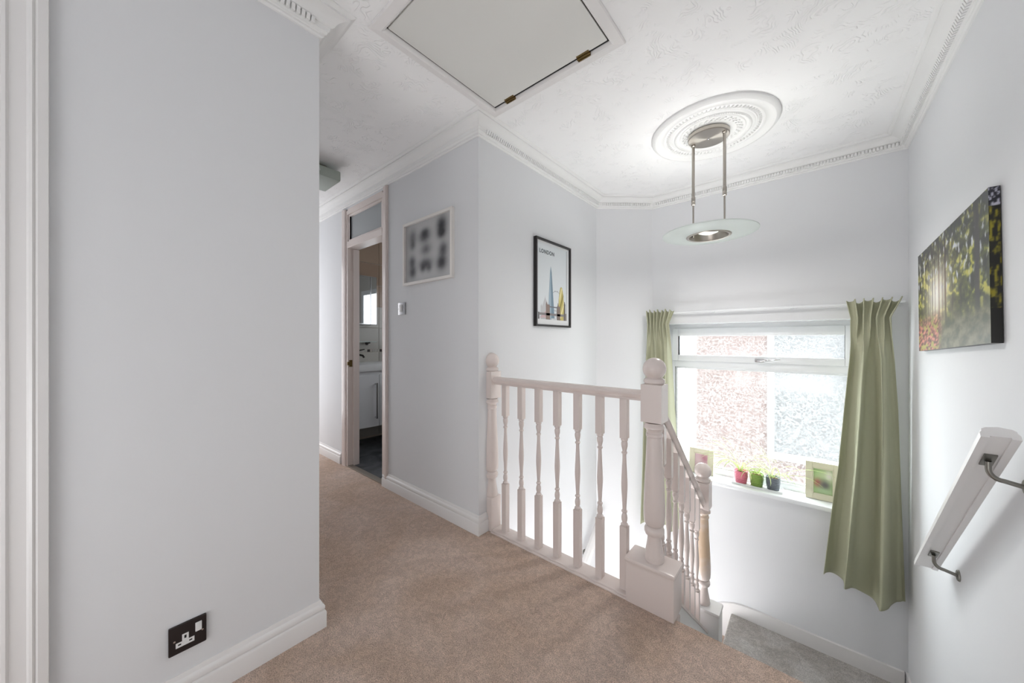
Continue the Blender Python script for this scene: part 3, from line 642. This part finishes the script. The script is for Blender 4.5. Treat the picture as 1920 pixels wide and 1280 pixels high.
def forest(u, v):
    # u: 0 far (left) .. 1 near, v: 0 bottom .. 1 top
    dk = (24, 26, 22); g = (92, 104, 36); lg = (196, 190, 70)
    fo = fbm(u*16, v*14, 8, 3.); fb = fbm(u*4, v*4, 3, 9.)
    c = mixc(dk, g, .5+fo*1.0+fb*.35)
    c = mixc(c, lg, (fo*1.5+fb*.9-.22)*1.9)
    # paler haze of light from the clearing
    gx, gy = .36, .50; r = math.hypot((u-gx)*1.6, (v-gy)*1.0)
    ang = math.atan2(v-gy, (u-gx)*1.6)
    ray = .5+.5*mn.noise(Vector((ang*6, 2., 5.)))
    glow = math.exp(-(r/.27)**2); halo = math.exp(-(r/.5)**2)*(.45+.75*ray)
    c = mixc(c, (214, 190, 130), halo*.55); c = mixc(c, (255, 250, 240), glow*1.0)
    # sky gaps between the trunks high up
    sky = fbm(u*34, v*12, 7, 11.)
    if v > .38: c = mixc(c, (208, 212, 222), (sky-.22)*3.2*min(1, (v-.38)*4)*(1-.5*abs(u-.5)))
    if v > .66: c = mixc(c, (52, 54, 58), (v-.66)*2.6*(.75-sky*1.6))
    # trunks
    for (tx, tw, td) in ((.03, .007, .6), (.09, .006, .5), (.16, .007, .6), (.215, .006, .7), (.245, .004, .6), (.285, .009, .8), (.335, .006, .8), (.40, .012, .75), (.455, .007, .7), (.50, .014, .85), (.60, .008, .5), (.70, .009, .45), (.885, .030, .95)):
        x = tx+.004*mn.noise(Vector((v*4, tx*20, 0)))
        wd = tw*(1+.9*max(0, .22-v)*3)
        if v > (.10 if tx < .8 else .16):
            k = max(0, 1-(abs(u-x)/wd)**4); c = mixc(c, mixc((50, 46, 50), (120, 84, 66), glow*1.6 if tx > .3 else .35), k*td*(1-glow*.35))
    # bracken and dusk at the foot
    if v < .36:
        fl_ = mn.noise(Vector((u*16+v*20, v*34-u*22, 1.)))+.5*fbm(u*50, v*40, 3, 6.)
        fern = mixc((92, 44, 34), (214, 134, 112), .45+fl_*1.5); fern = mixc(fern, (170, 160, 74), (fbm(u*16, v*16, 4, 2.)-.12)*4)
        k = (.36-v)/.14; left = max(0, min(1, (.50-u)/.14)); c = mixc(c, fern, k*left)
        right = 1-left; dusk = mixc((70, 74, 56), (128, 122, 96), .45+fbm(u*12, v*12, 5, 8.)*1.2); c = mixc(c, dusk, k*right*.85)
    # sheen of pale mist on the right half
    c = mixc(c, (140, 142, 134), .07+.10*u)
    return c
A = Vector((.434, 2.782, 1.064)); Bp = Vector((.434, 1.820, 1.112)); Hh = .4995
uu = (Bp-A); vv = Vector((0, uu.z, -uu.y)).normalized()
if vv.z < 0: vv = -vv
fc = thing('forest_canvas', ((.446), 2.3, 1.08), 'frameless canvas print of sunlit green forest on the right wall', 'picture')
mb = MB(); Q = []
for xx in (XR-.002, .4345):
    for (a, b) in ((0, 0), (1, 0), (1, 1), (0, 1)):
        p = A+uu*a+vv*(Hh*b); Q.append((xx, p.y, p.z))
mb.add(Q, [(0, 1, 2, 3), (7, 6, 5, 4), (0, 4, 5, 1), (1, 5, 6, 2), (2, 6, 7, 3), (3, 7, 4, 0)]); mb.build('stretcher', BLACK, fc)
colgrid('print', PRINT, fc, 340, 190, lambda u, v: A+uu*u+vv*(Hh*v), forest)
def edgecol(u, v):
    n_ = fbm(v*14, u*3, 5, 4.); 
    c = mixc((26, 26, 20), (150, 140, 36), (n_+.02)*2.2) if v > .22 else (18, 18, 14)
    if v > .88: c = mixc((34, 34, 44), (190, 190, 205), fbm(v*40, u*4, 3, 1.)*3)
    return c
colgrid('wrapped_edge', PRINT, fc, 6, 160, lambda u, v: Vector((.4335+u*.023, 0, 0))+Vector((0, (Bp+vv*(Hh*v)).y-.0008, (Bp+vv*(Hh*v)).z)), edgecol)

# black framed city print
x0 = XW; ya, yb, za, zb = 1.938, 2.397, 1.220, 1.843; fw = .014; fd = .026
lp = thing('city_print', (XW, (ya+yb)/2, za), 'black framed city skyline print lettered LONDON on the stairwell wall', 'picture')
for nm, bx in (('frame_side', (ya, ya+fw, za, zb)), ('frame_side', (yb-fw, yb, za, zb)), ('frame_side', (ya+fw, yb-fw, za, za+fw)), ('frame_side', (ya+fw, yb-fw, zb-fw, zb))):
    MB().box(XW+.0005, XW+fd, *bx, b=.0012).build(nm, BLACK, lp)
MB().box(XW+.001, XW+.012, ya+fw, yb-fw, za+fw, zb-fw).build('mount', mat('white card', (232, 233, 234), .6), lp)
py0, py1, pz0, pz1 = ya+.030, yb-.048, za+.052, zb-.030
px_ = XW+.0125
MB().box(XW+.012, px_, py0, py1, pz0, pz1).build('print', mat('print paper', (222, 227, 230), .6), lp)
MB().box(px_-.0004, px_+.0006, py1-.003, py1+.003, pz0, pz1).build('mount_bevel', mat('bevel shadow grey', (150, 152, 152), .7), lp)
def flat(name, pts, rgb, lay=1, bevel=None):
    mb = MB(); mb.prism([(py0+(py1-py0)*u, pz0+(pz1-pz0)*v) for u, v in pts], lambda p, q, t: (t, p, q), px_, px_+.00035*lay)
    return mb.build(name, mat(name+' ink', rgb, .6), lp)
flat('cathedral_dome', [(.10, 0), (.10, .17), (.13, .20), (.14, .16), (.19, .22), (.24, .29), (.245, .32), (.25, .29), (.31, .22), (.34, .16), (.36, .16), (.36, 0)], (196, 196, 198), 1)
flat('pink_hall', [(.06, .02), (.16, .06), (.36, .16), (.36, .02)], (206, 178, 182), 2)
flat('tall_glass_spire', [(.33, .0), (.41, .66), (.435, .72), (.46, .64), (.56, .0)], (158, 178, 192), 3)
flat('spire_facet', [(.43, .70), (.45, .0), (.56, .0), (.46, .62)], (120, 142, 158), 4)
mb = MB(); cy_, cz_, R_ = py0+(py1-py0)*.62, pz0+(pz1-pz0)*.26, .075
for i in range(28):
    a0_, a1_ = 2*PI*i/28, 2*PI*(i+1)/28
    mb.add([(px_+.0008, cy_+r*math.cos(a), cz_+r*math.sin(a)) for a, r in ((a0_, R_), (a1_, R_), (a1_, R_-.003), (a0_, R_-.003))], [(0, 1, 2, 3)])
    if i % 2 == 0: mb.add([(px_+.0008, cy_+(R_+.002)*math.cos(a)+dy, cz_+(R_+.002)*math.sin(a)+dz) for a in (a0_,) for dy, dz in ((-.003, -.003), (.003, -.003), (.003, .003), (-.003, .003))], [(0, 1, 2, 3)])
mb.build('big_wheel', mat('wheel ink', (140, 142, 146), .6), lp)
flat('gherkin_tower', [(.71, 0)]+[(.70-.045*math.sin(t*PI/10)*0+.0, 0) for t in ()]+[(.70, .14), (.71, .28), (.74, .40), (.77, .46), (.80, .47), (.83, .46), (.86, .39), (.895, .26), (.90, .12), (.89, 0)], (198, 184, 112), 4)
flat('gherkin_stripe', [(.72, .08), (.88, .34), (.865, .38), (.72, .16)], (150, 138, 70), 5)
flat('gherkin_stripe', [(.74, .24), (.83, .44), (.80, .46), (.73, .32)], (232, 222, 168), 5)
flat('gherkin_stripe', [(.78, .02), (.895, .20), (.89, .26), (.75, .04)], (232, 222, 168), 5)
flat('bridge_tower', [(.27, 0), (.27, .20), (.29, .24), (.31, .20), (.39, .20), (.40, .0)], (142, 124, 116), 6)
flat('bridge_tower', [(.64, 0), (.64, .18), (.67, .20), (.68, .24), (.70, .20), (.76, .18), (.76, 0)], (130, 116, 108), 6)
flat('bridge_deck', [(.02, .055), (.02, .085), (.96, .085), (.96, .055)], (136, 130, 130), 6)
flat('bridge_walk', [(.38, .165), (.38, .18), (.66, .18), (.66, .165)], (110, 112, 118), 7)
flat('bridge_pier', [(.02, 0), (.02, .09), (.055, .09), (.055, 0)], (120, 116, 118), 7)
flat('clock_tower', [(.90, 0), (.905, .20), (.90, .22), (.925, .27), (.95, .22), (.945, .20), (.95, 0)], (104, 98, 96), 7)
flat('block', [(.88, 0), (.88, .10), (.99, .10), (.99, 0)], (150, 140, 136), 5)
for i in range(5): flat('river_boat', [(.45+.035*i, .0), (.45+.035*i, .02), (.475+.035*i, .02), (.475+.035*i, 0)], (226, 228, 230), 8)
tcu = bpy.data.curves.new('lettering', 'FONT'); tcu.body = 'LONDON'; tcu.size = .039; tcu.space_character = 1.15; tcu.extrude = .0003; tcu.offset = .0011
tmp = bpy.data.objects.new('lettering_curve', tcu); tme = bpy.data.meshes.new_from_object(tmp); bpy.data.objects.remove(tmp); tme.materials.append(mat('grey ink', (92, 100, 106), .6))
to = bpy.data.objects.new('lettering', tme); COL.objects.link(to); to.parent = lp
to.rotation_euler = (PI/2, 0, PI/2); to.location = Vector((px_+.0006, ya+.052, zb-.100))-Vector(lp.location)

# white collage frame in the hallway
cx0, cx1, cz0, cz1 = -2.212, -1.672, 1.508, 1.944; cd = .024; cw = .018
cf = thing('photo_collage_frame', ((cx0+cx1)/2, YM, cz0), 'white framed photo collage of blurred grey pictures on the hallway wall', 'picture')
for bx in ((cx0, cx0+cw, cz0, cz1), (cx1-cw, cx1, cz0, cz1), (cx0+cw, cx1-cw, cz0, cz0+cw), (cx0+cw, cx1-cw, cz1-cw, cz1)):
    MB().box(bx[0], bx[1], YM-cd, YM-.0005, bx[2], bx[3], b=.0015).build('frame_side', mat('white frame', (236, 232, 228), .35) if bpy.data.materials.get('white frame') is None else bpy.data.materials['white frame'], cf)
def coll(u, v):
    c = 0
    for (bx, bz, wx, wz, a) in ((.165, .77, .075, .12, .55), (.165, .63, .06, .07, .45), (.44, .74, .105, .09, .85), (.45, .81, .07, .05, .4), (.80, .84, .085, .11, .95), (.80, .70, .075, .07, .85), (.47, .51, .10, .08, .55),
                                 (.155, .35, .065, .09, .75), (.165, .17, .07, .09, .85), (.46, .27, .12, .08, .8), (.40, .20, .05, .06, .5), (.54, .19, .05, .06, .5), (.83, .44, .075, .10, .7), (.80, .23, .085, .10, .95)):
        c += a*math.exp(-(((u-bx)/wx)**2+((v-bz)/wz)**2)*.85) 
    c = min(1, c)+.10*mn.noise(Vector((u*20, v*20, 0)))*min(1, c)
    return mixc((192, 192, 192), (44, 44, 48), c)
colgrid('print', PRINT, cf, 90, 80, lambda u, v: (cx0+cw+(cx1-cx0-2*cw)*u, YM-.008, cz0+cw+(cz1-cz0-2*cw)*v), coll)

# light switch, socket
sw = thing('light_switch', (-2.253, YM, 1.35), 'chrome light switch plate with white rocker under the collage frame', 'switch')
MB().box(-2.297, -2.209, YM-.008, YM, 1.306, 1.394, b=.003).build('plate', mat('brushed chrome plate', (168, 168, 170), .3, .9), sw, True)
MB().box(-2.275, -2.243, YM-.014, YM-.007, 1.327, 1.378, b=.003).build('rocker', PLASTIC, sw, True)
for xx in (-2.286, -2.220): mb = MB(); mb.tube([(xx, YM-.0095, 1.35), (xx, YM-.007, 1.35)], .003, 10); mb.build('screw', CHROME, sw)
so_ = thing('power_socket', (XW, .170, .215), 'black nickel single power socket with white switch above the left skirting', 'socket')
MB().box(XW, XW+.009, .126, .213, .173, .258, b=.0035).build('plate', BLACKM, so_, True)
mb = MB(); X = XW+.0094
mb.prism([(.142, .192), (.184, .192), (.184, .207), (.171, .207), (.171, .227), (.156, .227), (.156, .207), (.142, .207)], lambda p, q, t: (t, p, q), XW+.008, X); ins = mb.build('insert', PLASTIC, so_)
mb = MB(); mb.box(X-.0004, X+.0003, .161, .166, .213, .222); mb.box(X-.0004, X+.0003, .147, .154, .198, .202); mb.box(X-.0004, X+.0003, .172, .179, .198, .202); mb.build('pin_slot', DARK, ins)
MB().box(XW+.008, XW+.013, .186, .201, .218, .244, b=.001).build('rocker', PLASTIC, so_)
for yy in (.139, .203): mb = MB(); mb.tube([(XW+.0088, yy, .2145), (XW+.0098, yy, .2145)], .0028, 10); mb.build('screw', CHROME, so_)

# curtains -----------------------------------------------------------
def curtain(name, label, xlf, xrf, zbf, nf, seed, ph):
    zt, zp = 1.372, 1.262; nu, nv = 180, 90; vs = []; y0 = 3.10; hdr = 2.6
    for j in range(nv+1):
        t = j/nv
        for i in range(nu+1):
            s = i/nu; z = zt+(zbf(s)-zt)*(t**1.15)
            body = max(0, (zp-z))/(zp+.5); 
            fl_ = max(0., (z-zp)/(zt-zp))
            # sharp pleats at the header, rounder folds below that run wider
            ss = s+.07*mn.noise(Vector((s*2.2, seed, 3.)))
            wv = math.sin(2*PI*nf*ss+ph+.5*mn.noise(Vector((s*3, seed, body*1.5))))
            wv = math.copysign(abs(wv)**.8, wv)+.16*math.sin(2*PI*nf*2.7*s+seed)*(1-.5*body)
            hp_ = math.sin(2*PI*hdr*nf*s+ph)+.5*math.sin(2*PI*1.3*nf*s+seed)
            k = min(1, body*6); k = k*k*(3-2*k)
            A_ = .026+.036*min(1, body*1.5)
            amp_h = .012+.016*fl_
            y = y0 - (wv*A_*k + hp_*amp_h*(1-k)) - .014*mn.noise(Vector((s*5, body*3, seed+4)))*k
            xl, xr = xlf(z), xrf(z)
            z += .010*fl_*hp_; xx = xl+(xr-xl)*s + .024*k*math.cos(2*PI*nf*ss+ph+.6)*(.25+body)*min(1, 5*s, 5*(1-s)) + .010*(1-k)*math.cos(2*PI*hdr*nf*s+ph)
            vs.append((xx, min(y, 3.158), z))
    t = thing(name, (xlf(0), y0, 1.37), label, 'curtain', 'sage green curtains')
    mb = MB(); W = nu+1; mb.add(vs, [(j*W+i, j*W+i+1, (j+1)*W+i+1, (j+1)*W+i) for j in range(nv) for i in range(nu)])
    o = mb.build('cloth', CURT, t, True, 80); md = o.modifiers.new('thick', 'SOLIDIFY'); md.thickness = .003; md.offset = 0
    return t
def lerp(a, b, t): t = max(0, min(1, t)); return a+(b-a)*t
def interp(tab, z):
    for (z0_, a), (z1_, b) in zip(tab, tab[1:]):
        if z <= z0_ and z >= z1_: return a+(b-a)*(z0_-z)/(z0_-z1_)
    return tab[0][1] if z > tab[0][0] else tab[-1][1]
RL = [(1.372, .185), (1.262, .205), (1.1, .200), (.86, .180), (.28, .138), (.05, .112), (-.2, .088), (-.5, .060)]
RR = [(1.372, .425), (1.262, .375), (1.1, .385), (.7, .405), (-.5, .436)]
def zbR(s): return interp([(1, -.455), (.85, -.50), (.62, -.53), (.45, -.47), (.2, -.43), (0, -.425)], s)
curtain('curtain', 'right sage green pleated curtain hanging from the track beside the forest canvas', lambda z: interp(RL, z), lambda z: interp(RR, z), zbR, 2.3, 1., 3.4)
LL = [(1.372, -1.095), (1.262, -1.085), (.6, -1.10), (-.5, -1.135)]
LR = [(1.372, -.875), (1.262, -.915), (1.1, -.90), (.3, -.86), (-.5, -.84)]
curtain('curtain', 'left sage green pleated curtain behind the upper newel post', lambda z: interp(LL, z), lambda z: interp(LR, z), lambda s: -.47, 2.6, 5., .6)
ct = thing('curtain_track', (-.33, 3.17, 1.36), 'thin white curtain track across the top of the window', 'curtain track')
MB().box(-1.08, .44, 3.160, 3.178, 1.350, 1.364, b=.003).build('rail', PVC, ct, True)
for xx in (-1.06, -.6, -.1, .42): MB().box(xx-.012, xx+.012, 3.178, 3.22, 1.348, 1.366, b=.002).build('bracket', PVC, ct)

# things on the sill -------------------------------------------------
SZ = -.012
tr = thing('pot_tray', (-.31, 3.285, SZ), 'long white tray under three plant pots on the window sill', 'tray')
mb = MB(); mb.box(-.475, -.155, 3.235, 3.335, SZ, SZ+.008, b=.002)
for bx in ((-.475, -.155, 3.235, 3.238), (-.475, -.155, 3.332, 3.335), (-.475, -.472, 3.238, 3.332), (-.158, -.155, 3.238, 3.332)): mb.box(*bx, SZ+.006, SZ+.016)
mb.build('dish', PVC, tr)
def leaf(parent, base, ang, length, lift, width=.009, droop=1.0, n_=10):
    pts = []; p = Vector(base); el = lift
    for i in range(n_+1):
        pts.append(p.copy()); st_ = length/n_; h = Vector((math.cos(ang)*math.cos(el), math.sin(ang)*math.cos(el), math.sin(el))); p = p+h*st_; el -= droop*(.12+.22*i/n_)
        if p.y > 3.365: p.y = 3.365
        if p.z < SZ+.004: p.z = SZ+.004
    me = bpy.data.meshes.new('leaf'); vs = []; fs = []; cols = []
    off = Vector(parent.location)
    side = Vector((-math.sin(ang), math.cos(ang), 0))
    for i, q in enumerate(pts):
        w_ = width*(math.sin(PI*min(1, .18+.82*i/n_))**.6 if i < n_ else .05)
        for k, sgn in enumerate((-1, 0, 1)):
            c = q+side*(w_*.5*sgn)+Vector((0, 0, .0015*abs(sgn))); 
            if c.y > 3.368: c.y = 3.368
            vs.append(tuple(c-off)); cols += [*lin((236, 238, 190) if sgn == 0 else (150, 186, 84)), 1]
    for i in range(n_):
        for k in range(2): a = i*3+k; fs.append((a, a+1, a+4, a+3))
    me.from_pydata(vs, [], fs); me.materials.append(LEAF); at = me.color_attributes.new('print', 'FLOAT_COLOR', 'POINT'); at.data.foreach_set('color', cols)
    for p_ in me.polygons: p_.use_smooth = True
    o = bpy.data.objects.new('leaf', me); COL.objects.link(o); o.parent = parent
def pot(px, name, label, rgb, leaves, seed):
    base = (px, 3.286, SZ+.008)
    t = thing(name, base, label, 'plant'); r_ = random.Random(seed)
    m = mat('glazed pot %s' % str(rgb), rgb, .3); nt = m.node_tree; b = nt.nodes['Principled BSDF']
    tc = N(nt, 'ShaderNodeTexCoord'); wv = N(nt, 'ShaderNodeTexWave', Scale=38., Distortion=4.); wv.bands_direction = 'Z'; nt.links.new(tc.outputs['Object'], wv.inputs['Vector'])
    rr = ramp(nt, wv.outputs['Fac'], [(.2, lin(rgb)), (.9, lin(tuple(min(255, c+38) for c in rgb)))]); nt.links.new(rr.outputs[0], b.inputs['Base Color'])
    bp = N(nt, 'ShaderNodeBump', Strength=.6, Distance=.003); nt.links.new(wv.outputs['Fac'], bp.inputs['Height']); nt.links.new(bp.outputs['Normal'], b.inputs['Normal'])
    MB().lathe([(.034, 0), (.038, .003), (.044, .05), (.046, .090), (.046, .095), (.042, .095), (.041, .088), (.0001, .082)], base, 36, cap=False).build('pot', m, t, True)
    MB().lathe([(.0405, .0825), (.03, .087), (.0001, .089)], base, 20, cap=False).build('soil', SOIL, t, True)
    for (an, ln, lf, dr) in leaves: leaf(t, (px+r_.uniform(-.012, .012), 3.284+r_.uniform(-.012, .01), SZ+.092), an, ln, lf, r_.uniform(.0075, .011), dr)
def rl(n_, seed, lo=.16, hi=.30):
    r_ = random.Random(seed); out = []
    for i in range(n_):
        an = r_.choice([r_.uniform(PI*.82, PI*1.35), r_.uniform(-PI*.35, PI*.18), r_.uniform(-PI, 0)]); out.append((an, r_.uniform(lo, hi), r_.uniform(.75, 1.4), r_.uniform(.8, 1.35)))
    return out
pot(-.418, 'spider_plant', 'spider plant with long striped leaves in a pink glazed pot', (196, 96, 118), rl(18, 3, .2, .34)+[(PI*1.0, .36, 1.25, .85), (PI*.98, .32, 1.35, .7), (PI*1.1, .34, 1.15, 1.), (PI*.95, .30, 1.45, .5)], 1)
pot(-.316, 'spider_plant', 'small spider plant in a green leaf embossed pot between the pink and grey pots', (108, 138, 52), rl(7, 8, .10, .2)+[(PI*1.45, .16, 1.0, 1.5), (-PI*.3, .26, 1.0, 1.5)], 2)
pot(-.214, 'spider_plant', 'spider plant with sparse arching leaves in a dark grey pot', (84, 90, 100), rl(10, 13, .15, .28)+[(PI*.97, .34, 1.35, .5), (0., .38, .75, .62), (-.05, .30, .6, .7), (PI*1.0, .28, 1.5, .4)], 3)
def blur1(u, v):
    c = mixc((206, 212, 176), (150, 190, 120), .5+.5*mn.noise(Vector((u*2, v*2, 3))))
    for (bx, bz, wx, wz, col) in ((.25, .42, .2, .16, (176, 104, 96)), (.6, .36, .25, .2, (96, 92, 96)), (.8, .75, .2, .2, (226, 222, 214)), (.55, .12, .4, .14, (172, 196, 156))):
        c = mixc(c, col, math.exp(-(((u-bx)/wx)**2+((v-bz)/wz)**2)))
    return c
def blur2(u, v):
    c = (206, 176, 182)
    for (bx, bz, wx, wz, col) in ((.7, .7, .25, .25, (172, 116, 128)), (.3, .4, .3, .3, (214, 190, 192))): c = mixc(c, col, math.exp(-(((u-bx)/wx)**2+((v-bz)/wz)**2)))
    return c
def photo_frame(label, x0, x1, hgt, yb_, lean, fn, rot=0.):
    W_ = x1-x0; t = bpy.data.objects.new('framed_photo', None); COL.objects.link(t); tag(t, label, 'photo frame'); b = .038
    def sub(mb, nm, m, sm=False): 
        me = mb.build(nm, m, None, sm); me.parent = t; return me
    for a in ((0, b, 0, hgt), (W_-b, W_, 0, hgt), (b, W_-b, 0, b), (b, W_-b, hgt-b, hgt)): sub(MB().box(a[0], a[1], -.008, .008, a[2], a[3], b=.002), 'frame_side', CREAMF)
    for a in ((b, b+.006, b, hgt-b), (W_-b-.006, W_-b, b, hgt-b), (b, W_-b, b, b+.006), (b, W_-b, hgt-b-.006, hgt-b)): sub(MB().box(a[0], a[1], -.011, -.002, a[2], a[3], b=.001), 'inner_bead', CREAMF)
    sub(MB().box(b, W_-b, .0, .006, b, hgt-b), 'backing', CREAMF)
    g = colgrid('photo', PRINT, None, 30, 36, lambda u, v: (b+(W_-2*b)*u, -.001, b+(hgt-2*b)*v), fn); g.parent = t
    mb = MB(); mb.add([(W_*.4, .008, hgt*.7), (W_*.6, .008, hgt*.7), (W_*.62, .045, 0.009), (W_*.38, .045, .009)], [(0, 1, 2, 3)]); so2 = sub(mb, 'strut', CREAMF); so2.modifiers.new('t', 'SOLIDIFY').thickness = .003
    t.location = (x0, yb_, SZ+.002); t.rotation_euler = (-lean, 0, rot)
photo_frame('cream framed blurred green photo on the right end of the sill', -.027, .162, .258, 3.305, .10, blur1)
photo_frame('cream framed pinkish photo on the left end of the sill behind the lower newel', -.800, -.615, .205, 3.305, .10, blur2)
